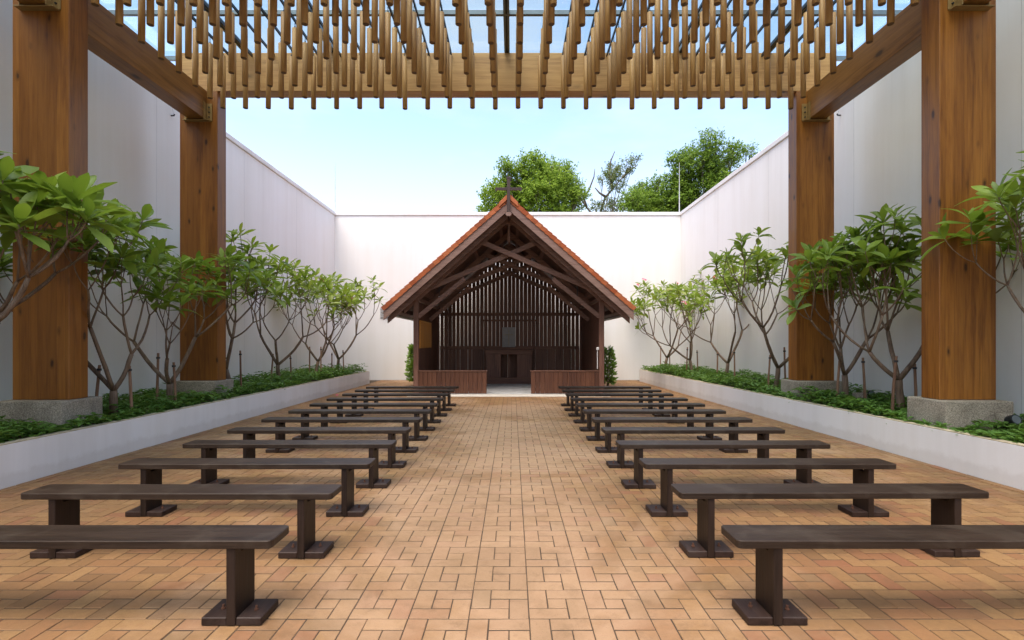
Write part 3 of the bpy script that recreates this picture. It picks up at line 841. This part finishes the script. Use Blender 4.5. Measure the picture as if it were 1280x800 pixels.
MB().box(-0.028, 0.004, -0.03, -0.001, -0.03, 0.77).box(-0.028, 0.004, 1.951, 1.98, -0.03, 0.77).box(-0.028, 0.004, 0.0, 1.95, -0.03, -0.001).box(-0.028, 0.004, 0.0, 1.95, 0.741, 0.77).build('frame', M['board'], nb, bevel=0.002)
lt = thing('wall_lamp', (AX + 2.46, CY0 + 0.05, 0.72), 'slim white tube fitting on the right front chapel post', 'lamp')
MB().tube([(0, 0, 0.0), (0, 0, 0.52)], 0.012, 8).build('tube', M['lamp_white'], lt)
MB().box(-0.03, 0.043, -0.03, 0.03, 0.521, 0.60).build('housing', M['lamp_white'], lt, bevel=0.006)
for (x, z) in ((-1.95, 2.74), (1.92, 2.74)):
    sp = thing('spot_lamp', (AX + x, CY0 + 0.18, z), 'small round spot lamp under the %s chapel rafter' % ('left' if x < 0 else 'right'), 'lamp')
    MB().tube([(0, 0, 0), (0, -0.01, -0.05), (0, -0.05, -0.11)], [0.02, 0.035, 0.045], 10).build('lamp_body', M['lamp_white'], sp)
    MB().box(-0.008, 0.008, -0.02, 0.02, 0.0, 0.33).build('stem', M['steel_dark'], sp)

# vent on the end wall
v = thing('wall_vent', (-4.88, YB - 0.002, 2.37), 'small grey louvred vent on the end wall left of the chapel', 'vent')
MB().box(-0.22, 0.22, -0.015, 0.0, 0, 0.42).build('frame', M['gutter'], v)
for k in range(6):
    MB().beam((-0.2, -0.025, 0.05 + k * 0.064), (0.2, -0.025, 0.05 + k * 0.064), 0.05, 0.008, (0, 0.6, 1)).build('slat', M['gutter'], v)
# lightning rods in the corners, tiny hooks on the walls
for x, w in ((-6.87, 'left'), (6.47, 'right')):
    r = thing('lightning_rod', (x, YB + 0.1, WZ + 0.13), 'thin white rod standing on the %s rear corner of the wall' % w, 'rod')
    MB().tube([(0, 0, 0), (0, 0, 1.95)], [0.02, 0.008], 6).build('rod', M['gutter'], r)
    MB().tube([(0, 0, 0.0), (0, 0, 0.03)], 0.05, 8).build('foot', M['gutter'], r)
for x, y, w, s in ((-6.85, 10.37, 'left', 1), (rwx(10.35), 10.35, 'right', -1)):
    h = thing('wall_hook', (x, y, 6.0), 'tiny dark hook with a wire high on the %s white wall' % w, 'hook')
    MB().tube([(0, 0, 0), (s * 0.06, 0, 0), (s * 0.07, 0, 0.03)], 0.014, 6).build('hook', M['steel_dark'], h)
    MB().tube([(s * 0.05, 0, 0.015), (s * 0.01, 0, 0.28)], 0.004, 4).build('wire', M['gutter'], h)

# spotlights in the right planter
def spotlight(x, y, z, label, face):
    t = thing('spotlight', (x, y, z), label, 'spotlight')
    MB().box(-0.085, 0.085, -0.02, 0.03, 0.05, 0.20).build('back_box', M['granite'], t, bevel=0.004)
    MB().tube([(face * 0.02, -0.03, 0.12), (face * 0.02, -0.12, 0.15)], [0.055, 0.062], 14).build('lamp_head', M['steel_dark'], t)
    MB().tube([(face * 0.02, -0.121, 0.1503), (face * 0.02, -0.123, 0.151)], 0.05, 14).build('lens', M['alu'], t)
    MB().box(-0.015, 0.015, -0.02, 0.01, -0.05, 0.06).build('stem', M['steel_dark'], t)
    return t
spotlight(5.86, 6.15, 0.40, 'small black spotlight in front of the near right column base', 1)
spotlight(6.12, 8.95, 0.42, 'small black spotlight between the two right columns', 1)
jb = thing('junction_box', (5.88, 8.75, 0.38), 'small grey box among the ground cover between the right columns', 'box')
MB().box(-0.09, 0.09, -0.06, 0.06, 0.0, 0.2).build('body', M['granite'], jb, bevel=0.008)
MB().box(-0.094, 0.094, -0.064, 0.064, 0.2005, 0.215).build('lid', M['granite'], jb, bevel=0.004)

# ================================================================== PLANTS
def leaf_mesh(name, mat, rs, L=1.0, W=0.36, droop=0.35, fold=0.10, n=5):
    """obovate leaf along +X, unit length, folded along the midrib"""
    mb = MB()
    pts = []
    for i in range(n + 1):
        u = i / n
        w = W * (sin(pi * min(1.0, u ** 1.25 * 0.93 + 0.03))) ** 0.85 * 0.5
        if i == n: w = 0.012
        if i == 0: w = 0.02
        a = -droop * u * u
        x = L * (u - 0.12 * droop * u ** 3); z = L * (a * 0.55)
        pts.append((x, w, z))
    for x, w, z in pts:
        k = fold * w * 2 * 1.4
        wav = rs.uniform(-.01, .01)
        mb.v += [(x, -w, z + k + wav), (x, 0, z), (x, w, z + k - wav)]
    for i in range(n):
        a = i * 3; b = a + 3
        mb.f += [(a, a + 1, b + 1, b), (a + 1, a + 2, b + 2, b + 1)]
    me = bpy.data.meshes.new(name); me.from_pydata(mb.v, [], mb.f)
    me.polygons.foreach_set('use_smooth', [True] * len(me.polygons))
    me.materials.append(mat)
    return me
rl = random.Random(2)
LEAF = [leaf_mesh('leaf', M['leaf'], rl, W=rl.uniform(.26, .37), droop=d, fold=f) for d, f in ((0.15, .12), (0.35, .08), (0.6, .15), (0.45, .02), (0.05, .2), (0.8, .1))]

def flower(mb, p, up, r, rs):
    u = up.orthogonal().normalized(); w = up.cross(u)
    for k in range(5):
        a = 2 * pi * k / 5 + rs.uniform(0, 1)
        d = u * cos(a) + w * sin(a); e = up.cross(d)
        b = len(mb.v)
        mb.v += [tuple(p), tuple(p + d * r * 0.6 + e * r * 0.35 + up * r * .35), tuple(p + d * r + up * r * 0.5), tuple(p + d * r * 0.6 - e * r * 0.35 + up * r * .35)]
        mb.f.append((b, b + 1, b + 2, b + 3))

def plumeria(x, y, seed, label, height=3.2, spread=1.0, lean=(0, 0), fork=0.62, prim=3, single=False, leaf=(0.24, 0.36), flowers=0, tr=0.056, mat='leaf', first=None, gens=4):
    rs = random.Random(seed)
    z0 = PZ - 0.10
    t = thing('plumeria_tree', (x, y, z0), label, 'tree', 'plumeria trees in the white planters')
    wood = MB(); tips = []
    H = height - z0
    def grow(p, d, r, lvl, L):
        """one bent segment, then fork"""
        n = 5
        pts = [p]; rr = [r]
        q = p.copy(); dd = d.copy()
        for i in range(n):
            bend = Vector((rs.uniform(-.10, .10), rs.uniform(-.10, .10), 0.045 + 0.05 * lvl))
            dd = (dd + bend).normalized()
            q = q + dd * (L / n)
            pts.append(q.copy()); rr.append(r * (1 - 0.16 * (i + 1) / n) * rs.uniform(0.94, 1.06))
        wood.tube(pts, rr, 8 if lvl < 2 else 6)
        r2 = rr[-1]
        if lvl >= gens or q.z > H * rs.uniform(0.80, 1.03) or (lvl == gens - 1 and rs.random() < 0.12):
            tips.append((q, dd, r2)); return
        k = 2 if rs.random() < 0.38 else 3
        if lvl == 0: k = prim
        a0 = rs.uniform(0, 2 * pi)
        u = dd.orthogonal().normalized(); w = dd.cross(u)
        for j in range(k):
            a = a0 + 2 * pi * j / k + rs.uniform(-.35, .35)
            th = radians(rs.uniform(25, 46)) * (1.2 if lvl == 0 else 1.05)
            nd = dd * cos(th) + (u * cos(a) + w * sin(a)) * sin(th) * spread
            nd = (nd + Vector((lean[0], lean[1], 0)) * (0.35 if lvl == 0 else 0.12)).normalized()
            if nd.z < 0.12: nd.z = 0.12; nd.normalize()
            Ln = H * (0.27, 0.20, 0.165, 0.13, 0.1)[lvl] * rs.uniform(0.62, 1.38)
            grow(q, nd, r2 * rs.uniform(0.63, 0.75), lvl + 1, Ln)
    d0 = Vector((lean[0] * 0.4 + rs.uniform(-.06, .06), lean[1] * 0.4 + rs.uniform(-.06, .06), 1)).normalized()
    grow(Vector((0, 0, -0.05)), d0, tr, 0, fork)
    wo = wood.build('trunk', M['bark'], t, smooth=True)
    # rosettes
    leaves = []
    for p, d, r in tips:
        n = rs.randint(7, 11)
        u = d.orthogonal().normalized(); w = d.cross(u)
        sc = rs.uniform(0.85, 1.12)
        for k in range(n):
            az = k * 2.39996 + rs.uniform(-.25, .25)
            f = k / (n - 1)
            el = radians(76 - 78 * f + rs.uniform(-15, 15))
            ln = sc * (leaf[0] + (leaf[1] - leaf[0]) * min(1, f * 1.6 + 0.1)) * rs.uniform(0.85, 1.1)
            if k < 2: ln *= 0.6
            dirv = (d * sin(el) + (u * cos(az) + w * sin(az)) * cos(el)).normalized()
            up = (d * cos(el) - (u * cos(az) + w * sin(az)) * sin(el)).normalized()
            side = up.cross(dirv)
            roll = rs.uniform(-.35, .35)
            up2 = up * cos(roll) + side * sin(roll); side2 = up2.cross(dirv)
            base = p - d * (0.07 * f) + dirv * 0.008
            m = Matrix((dirv, side2, up2)).transposed().to_4x4()
            m = Matrix.Translation(base) @ m @ Matrix.Diagonal((ln, ln, ln, 1))
            leaves.append((m, rs.choice(LEAF)))
    def showing(m):
        c = m.translation + t.location
        return 0.6 < c.y and abs(c.x * FPX / c.y) < 645
    if single:
        order = sorted(range(len(leaves)), key=lambda i: (not showing(leaves[i][0]), leaves[i][0].translation.y + y))
        ind = set(order[:300])
    else:
        ind = set()
    rest = MB()
    for i, (m, me) in enumerate(leaves):
        if i in ind:
            o = put('leaf', me, t); o.matrix_local = m
        else:
            b = len(rest.v)
            rest.v += [tuple(m @ v.co) for v in me.vertices]
            rest.f += [tuple(b + k for k in p.vertices) for p in me.polygons]
    if rest.v:
        me = bpy.data.meshes.new('foliage'); me.from_pydata(rest.v, [], rest.f)
        me.polygons.foreach_set('use_smooth', [True] * len(me.polygons)); me.materials.append(M[mat])
        tag(put('foliage', me, t), kind='stuff')
    if flowers:
        fm = MB()
        for p, d, r in rs.sample(tips, min(flowers, len(tips))):
            for _ in range(rs.randint(2, 4)):
                flower(fm, p + d * rs.uniform(.10, .2) + Vector((rs.uniform(-.07, .07), rs.uniform(-.07, .07), 0)), (d + Vector((0, -0.4, .2))).normalized(), 0.055, rs)
        fm.build('blossoms', M['flower'], t)
    return t, len(tips), len(leaves)

TREES = [
    # x, y, seed, label, options
    (-5.72, 5.15, 4, 'large-leaved plumeria tree cut by the left picture edge', dict(height=3.25, lean=(0.55, 0.0), single=True, leaf=(0.26, 0.42), fork=0.7, spread=1.05)),
    (-5.60, 7.25, 12, 'plumeria tree just behind the near left column', dict(height=3.2, single=True, leaf=(0.22, 0.36), fork=0.50, lean=(0.12, 0))),
    (-5.62, 8.45, 23, 'plumeria tree just in front of the far left column', dict(height=3.2, single=True, leaf=(0.2, 0.33), fork=0.5)),
    (-5.75, 10.6, 31, 'plumeria tree just behind the far left column', dict(height=3.75, leaf=(0.21, 0.34), spread=1.12, mat='leaf_far')),
    (-5.75, 12.8, 47, 'plumeria tree in the middle of the far left planter', dict(height=3.75, leaf=(0.21, 0.33), spread=1.12, flowers=2, mat='leaf_far')),
    (-5.75, 15.1, 53, 'plumeria tree next to last in the left planter', dict(height=3.75, leaf=(0.2, 0.32), spread=1.12, flowers=3, mat='leaf_far')),
    (-5.75, 16.95, 61, 'last plumeria tree at the chapel end of the left planter', dict(height=3.65, leaf=(0.2, 0.32), spread=1.12, mat='leaf_far')),
    (5.78, 5.15, 5, 'large-leaved plumeria tree cut by the right picture edge', dict(height=3.35, lean=(-0.35, 0.0), single=True, leaf=(0.24, 0.38), fork=0.75)),
    (5.68, 7.55, 72, 'plumeria tree just behind the near right column', dict(height=3.4, single=True, leaf=(0.22, 0.36), lean=(-0.15, 0))),
    (5.70, 8.80, 83, 'plumeria tree just in front of the far right column', dict(height=3.3, single=True, leaf=(0.2, 0.33), lean=(-0.2, 0))),
    (5.65, 11.1, 91, 'plumeria tree just behind the far right column', dict(height=3.85, leaf=(0.21, 0.34), spread=1.12, mat='leaf_far')),
    (5.60, 13.6, 101, 'tall spreading plumeria tree in the far right planter', dict(height=3.95, leaf=(0.21, 0.33), spread=1.12, flowers=3, mat='leaf_far')),
    (5.56, 16.0, 113, 'pale-stemmed plumeria tree next to last in the right planter', dict(height=3.5, leaf=(0.2, 0.32), spread=1.1, flowers=2, mat='leaf_far')),
    (5.50, 18.6, 127, 'last plumeria tree with pink blossoms at the end of the right planter', dict(height=3.7, leaf=(0.2, 0.32), spread=1.12, flowers=9, mat='leaf_far')),
]
rt = random.Random(9)
stake_n = 0
for (x, y, seed, lab, kw) in TREES:
    t, a, b = plumeria(x, y, seed, lab, **kw)
    if y < 6: continue
    for s in (-1, 1):
        sx = x + s * rt.uniform(0.16, 0.26); sy = y + rt.uniform(-0.15, 0.1)
        h = rt.uniform(0.75, 1.0)
        st = thing('support_stake', (sx, sy, PZ - 0.08), 'thin stake %s of the %s' % ('left' if s < 0 else 'right', lab.replace(' with pink blossoms', '').replace('just ', '')), 'stake', 'stakes supporting the plumeria trees')
        tx = -s * rt.uniform(0.0, 0.07)
        MB().tube([(0, 0, -0.1), (tx * 0.5 + rt.uniform(-.008, .008), 0, h * 0.5), (tx, 0, h)], [0.022, 0.02, 0.018], 7).build('pole', M['stake'], st)
        MB().tube([(tx * 0.92, 0, h * 0.90), (tx * 0.93, 0, h * 0.90 + 0.03)], 0.028, 8).build('tie', M['tie'], st)

# ground cover
def ground_cover(side, lab):
    rs = random.Random(40 + side)
    mb = MB()
    fx = leftx if side < 0 else rightx
    yend = 18.1 if side < 0 else 19.15
    y = 2.6
    n = 0
    while y < yend:
        # density falls off with distance, leaves grow a little to keep the cover closed
        k = int(max(30, 120 - 4 * y))
        for _ in range(k):
            yy = y + rs.uniform(0, 0.25)
            x0 = fx(yy) + side * 0.09; x1 = (-6.84 if side < 0 else rwx(yy) - 0.02)
            xx = x0 + (x1 - x0) * rs.random() ** 1.25
            skip = False
            for cy in COLY:
                if abs(yy - cy) < 0.33 and abs(xx - (AX + side * CX)) < 0.43: skip = True
            if skip: continue
            hump = 0.5 + 0.5 * sin(xx * 5.1 + yy * 3.3) * sin(yy * 4.7 - xx * 2.0)
            hh = (0.05 + 0.13 * hump) * (0.75 + 0.5 * min(1, max(0, (yy - 6) / 8)))
            if side > 0 and yy < 7.2: hh *= 0.6
            zz = PZ - 0.045 + hh * rs.uniform(0.3, 1.6)
            s = rs.uniform(0.036, 0.066) * (1 + yy * 0.012)
            az0 = rs.uniform(0, 2 * pi)
            for q in range(rs.choice((3, 3, 4, 5))):        # a small whorl of leaflets
                az = az0 + q * 2 * pi / 4.2 + rs.uniform(-.3, .3)
                el = rs.uniform(-0.25, 0.6)
                d = Vector((cos(az) * cos(el), sin(az) * cos(el), sin(el)))
                e = Vector((-sin(az), cos(az), 0)) * s * 0.46
                p = Vector((xx, yy, zz)); c = p + d * s * 0.95 + Vector((0, 0, s * 0.10)); f = p + d * s * 1.9 - Vector((0, 0, s * 0.25))
                b = len(mb.v)
                mb.v += [tuple(p), tuple(c + e), tuple(f), tuple(c - e)]
                mb.f += [(b, b + 1, b + 2, b + 3)]
        y += 0.25
    me = bpy.data.meshes.new('ground_cover'); me.from_pydata(mb.v, [], mb.f); me.materials.append(M['cover'])
    tag(put('ground_cover', me), lab, 'ground cover', kind='stuff')
ground_cover(-1, 'low leafy green ground cover filling the left planter')
ground_cover(1, 'low leafy green ground cover filling the right planter')

# fallen blossoms on the paving
rf = random.Random(77)
for (x, y, w) in ((3.95, 11.9, 'right'), (-4.75, 14.0, 'left'), (-4.6, 15.6, 'left'), (2.2, 17.2, 'right')):
    fm = MB()
    flower(fm, Vector((0, 0, 0.004)), Vector((rf.uniform(-.3, .3), rf.uniform(-.3, .3), 1)).normalized(), 0.05, rf)
    near = {3.95: 'beyond the right benches', -4.75: 'by the left planter', -4.6: 'by the far left planter', 2.2: 'near the right side of the chapel'}[x]
    tag(fm.build('fallen_blossom', M['flower'], loc=(x, y, 0.004)), 'tiny fallen pink blossom on the bricks ' + near, 'flower')

# shrubs by the chapel
def shrub(x, y, h, r, lab, seed):
    rs = random.Random(seed)
    t = thing('shrub', (x, y, 0.0), lab, 'shrub', 'shrubs beside the chapel')
    wood = MB(); fl = MB()
    for k in range(7):
        a = rs.uniform(0, 2 * pi); rr = r * rs.uniform(.2, .8)
        top = Vector((cos(a) * rr, sin(a) * rr, h * rs.uniform(.55, 1.0)))
        wood.tube([(0.03 * cos(a), 0.03 * sin(a), -0.04), tuple(top * 0.5 + Vector((0, 0, .05))), tuple(top)], [0.016, 0.011, 0.005], 5)
    for k in range(950):
        z = h * (0.10 + 0.93 * rs.random())
        rad = r * (0.55 + 0.45 * sin(pi * min(1, z / h * 0.9 + 0.1))) * sqrt(rs.random()) * rs.uniform(.8, 1.12)
        a = rs.uniform(0, 2 * pi)
        p = Vector((cos(a) * rad, sin(a) * rad, z))
        d = Vector((cos(a) + rs.uniform(-.8, .8), sin(a) + rs.uniform(-.8, .8), rs.uniform(-.3, .9))).normalized()
        e = d.orthogonal().normalized() * 0.034; s = rs.uniform(.09, .15)
        b = len(fl.v)
        fl.v += [tuple(p), tuple(p + d * s * .5 + e), tuple(p + d * s), tuple(p + d * s * .5 - e)]; fl.f.append((b, b + 1, b + 2, b + 3))
    wood.build('stem', M['bark'], t)
    me = bpy.data.meshes.new('foliage'); me.from_pydata(fl.v, [], fl.f); me.materials.append(M['shrub'])
    tag(put('foliage', me, t), kind='stuff')
shrub(AX - 3.15, 17.3, 1.3, 0.27, 'leafy green shrub against the left side of the chapel', 3)
shrub(AX + 3.15, 16.6, 1.22, 0.24, 'leafy green shrub against the right side of the chapel', 4)

# trees beyond the end wall
def px(x, y, d):
    return Vector(((x - VPX) * d / FPX, d, CAMH + (VPY - y) * d / FPX))
def far_tree(name, lab, d, base_x, clumps, mat, seed, leaf=0.16, dens=260, trunk_r=0.25, bare=()):
    """clumps: (photo x, photo y, radius in m) at distance d; limbs lead to each clump"""
    rs = random.Random(seed)
    bx = (base_x - VPX) * d / FPX
    t = thing(name, (bx, d, -0.3), lab, 'tree', 'trees beyond the end wall')
    o = t.location
    wood = MB(); fl = MB()
    cs = []
    for (cx, cy, r) in clumps:
        c = px(cx, cy, d) - o; c.y = rs.uniform(-1.6, 1.6)
        cs.append((c, r))
    top = max(c.z for c, r in cs)
    zmin = min(c.z for c, r in cs)
    fk = Vector((rs.uniform(-.3, .3), 0, zmin * 0.62))
    wood.tube([(0, 0, 0), tuple(fk * 0.5 + Vector((.15, 0, 0))), tuple(fk)], [trunk_r, trunk_r * .8, trunk_r * .62], 9)
    for c, r in cs:
        mid = fk.lerp(c, 0.5) + Vector((rs.uniform(-.3, .3), rs.uniform(-.3, .3), -0.35))
        wood.tube([tuple(fk), tuple(mid), tuple(c)], [trunk_r * .38, trunk_r * .24, trunk_r * .07], 6)
        for _ in range(6):
            dv = Vector((rs.gauss(0, 1), rs.gauss(0, 1), rs.gauss(.3, 1))).normalized()
            wood.tube([tuple(c.lerp(mid, rs.uniform(0, .4))), tuple(c + dv * r * .9)], [trunk_r * .08, 0.012], 4)
        # leaf sprays: twigs through the clump with leaves along them
        for _ in range(int(dens * r * r / 1.6)):
            dv = Vector((rs.gauss(0, 1), rs.gauss(0, 1), rs.gauss(0.15, .85))).normalized()
            e0 = c + dv * r * rs.uniform(.35, 1.0) * rs.uniform(.75, 1.12)
            tw = (dv + Vector((rs.uniform(-.7, .7), rs.uniform(-.7, .7), rs.uniform(-.5, .6)))).normalized()
            for q in range(8):
                p = e0 + tw * (q * leaf * .33) + Vector((rs.gauss(0, .05), rs.gauss(0, .05), rs.gauss(0, .05)))
                a = Vector((rs.gauss(0, 1), rs.gauss(0, 1), rs.gauss(0, .8))).normalized()
                s = leaf * rs.uniform(.8, 1.4); w = a.orthogonal().normalized() * s * .30
                b = len(fl.v)
                fl.v += [tuple(p), tuple(p + a * s * .5 + w), tuple(p + a * s), tuple(p + a * s * .5 - w)]; fl.f.append((b, b + 1, b + 2, b + 3))
    for path in bare:
        pp = [px(a, b_, d) - o for a, b_ in path]
        for i, p in enumerate(pp): p.y = 0.25 * sin(i * 1.3)
        n = len(pp)
        wood.tube([tuple(p) for p in pp], [max(0.02, 0.11 * (1 - i / n)) for i in range(n)], 6)
    wood.build('trunk', M['far_bark'], t, smooth=True)
    me = bpy.data.meshes.new('crown'); me.from_pydata(fl.v, [], fl.f); me.materials.append(M[mat])
    tag(put('crown', me, t), kind='stuff')
    return t
far_tree('broadleaf_tree', 'light green broadleaf tree rising behind the chapel cross', 38, 672,
         [(618, 250, 1.0), (608, 262, .7), (630, 236, 1.0), (645, 222, 1.1), (664, 214, 1.15), (655, 240, 1.4), (684, 212, 1.1), (702, 220, 1.1), (714, 236, .9), (690, 236, 1.5),
          (675, 250, 1.5), (708, 254, 1.2), (640, 258, 1.2), (722, 250, .55), (660, 275, 1.6), (695, 280, 1.6), (632, 212, .5)], 'crown_a', 21, 0.17, 330)
far_tree('sparse_tree', 'thin sparse tree with bare twigs in the gap behind the wall', 40, 748,
         [(772, 208, .75), (762, 222, .7), (780, 216, .6), (757, 216, .4), (790, 205, .35), (768, 236, .7), (746, 258, .55), (758, 262, .6), (775, 252, .8)], 'crown_c', 22, 0.15, 210, 0.16,
         bare=[[(748, 300), (752, 262), (757, 246), (766, 236), (778, 222), (790, 205), (793, 192)], [(757, 246), (750, 240), (744, 234)], [(778, 222), (788, 212), (797, 206)],
               [(766, 236), (762, 215), (764, 200), (768, 190)], [(750, 300), (742, 268), (733, 258), (726, 250), (719, 243)], [(733, 258), (730, 246), (736, 238), (742, 222), (743, 212)], [(726, 250), (722, 236), (720, 224)]])
far_tree('bushy_tree', 'rounded mid green tree beside the right rod behind the wall', 36, 815,
         [(800, 240, .9), (815, 234, 1.0), (832, 238, 1.0), (845, 246, .9), (806, 256, 1.1), (826, 256, 1.2), (842, 262, .9), (790, 256, .7), (782, 264, .6), (815, 272, 1.3), (838, 278, 1.2), (824, 226, .4)], 'crown_b', 23, 0.15, 340)
far_tree('tall_tree', 'tall green tree with layered crown above the right wall', 34, 880,
         [(852, 196, .7), (864, 190, .8), (880, 186, .8), (896, 188, .6), (870, 206, 1.0), (888, 206, 1.0), (905, 200, .75), (918, 198, .65), (930, 197, .45), (856, 214, .8), (848, 226, .8),
          (866, 226, 1.1), (888, 224, 1.1), (908, 214, .8), (872, 244, 1.1), (890, 240, 1.0), (858, 248, 1.0), (876, 262, 1.1), (900, 232, .8), (893, 182, .35), (912, 192, .4)], 'crown_b', 24, 0.16, 330)
far_tree('bushy_tree', 'low dark green treetop just showing above the right wall edge', 44, 905,
         [(900, 262, 1.2), (885, 266, 1.2), (864, 268, 1.2), (915, 258, 1.0)], 'crown_b', 25, 0.18, 260)
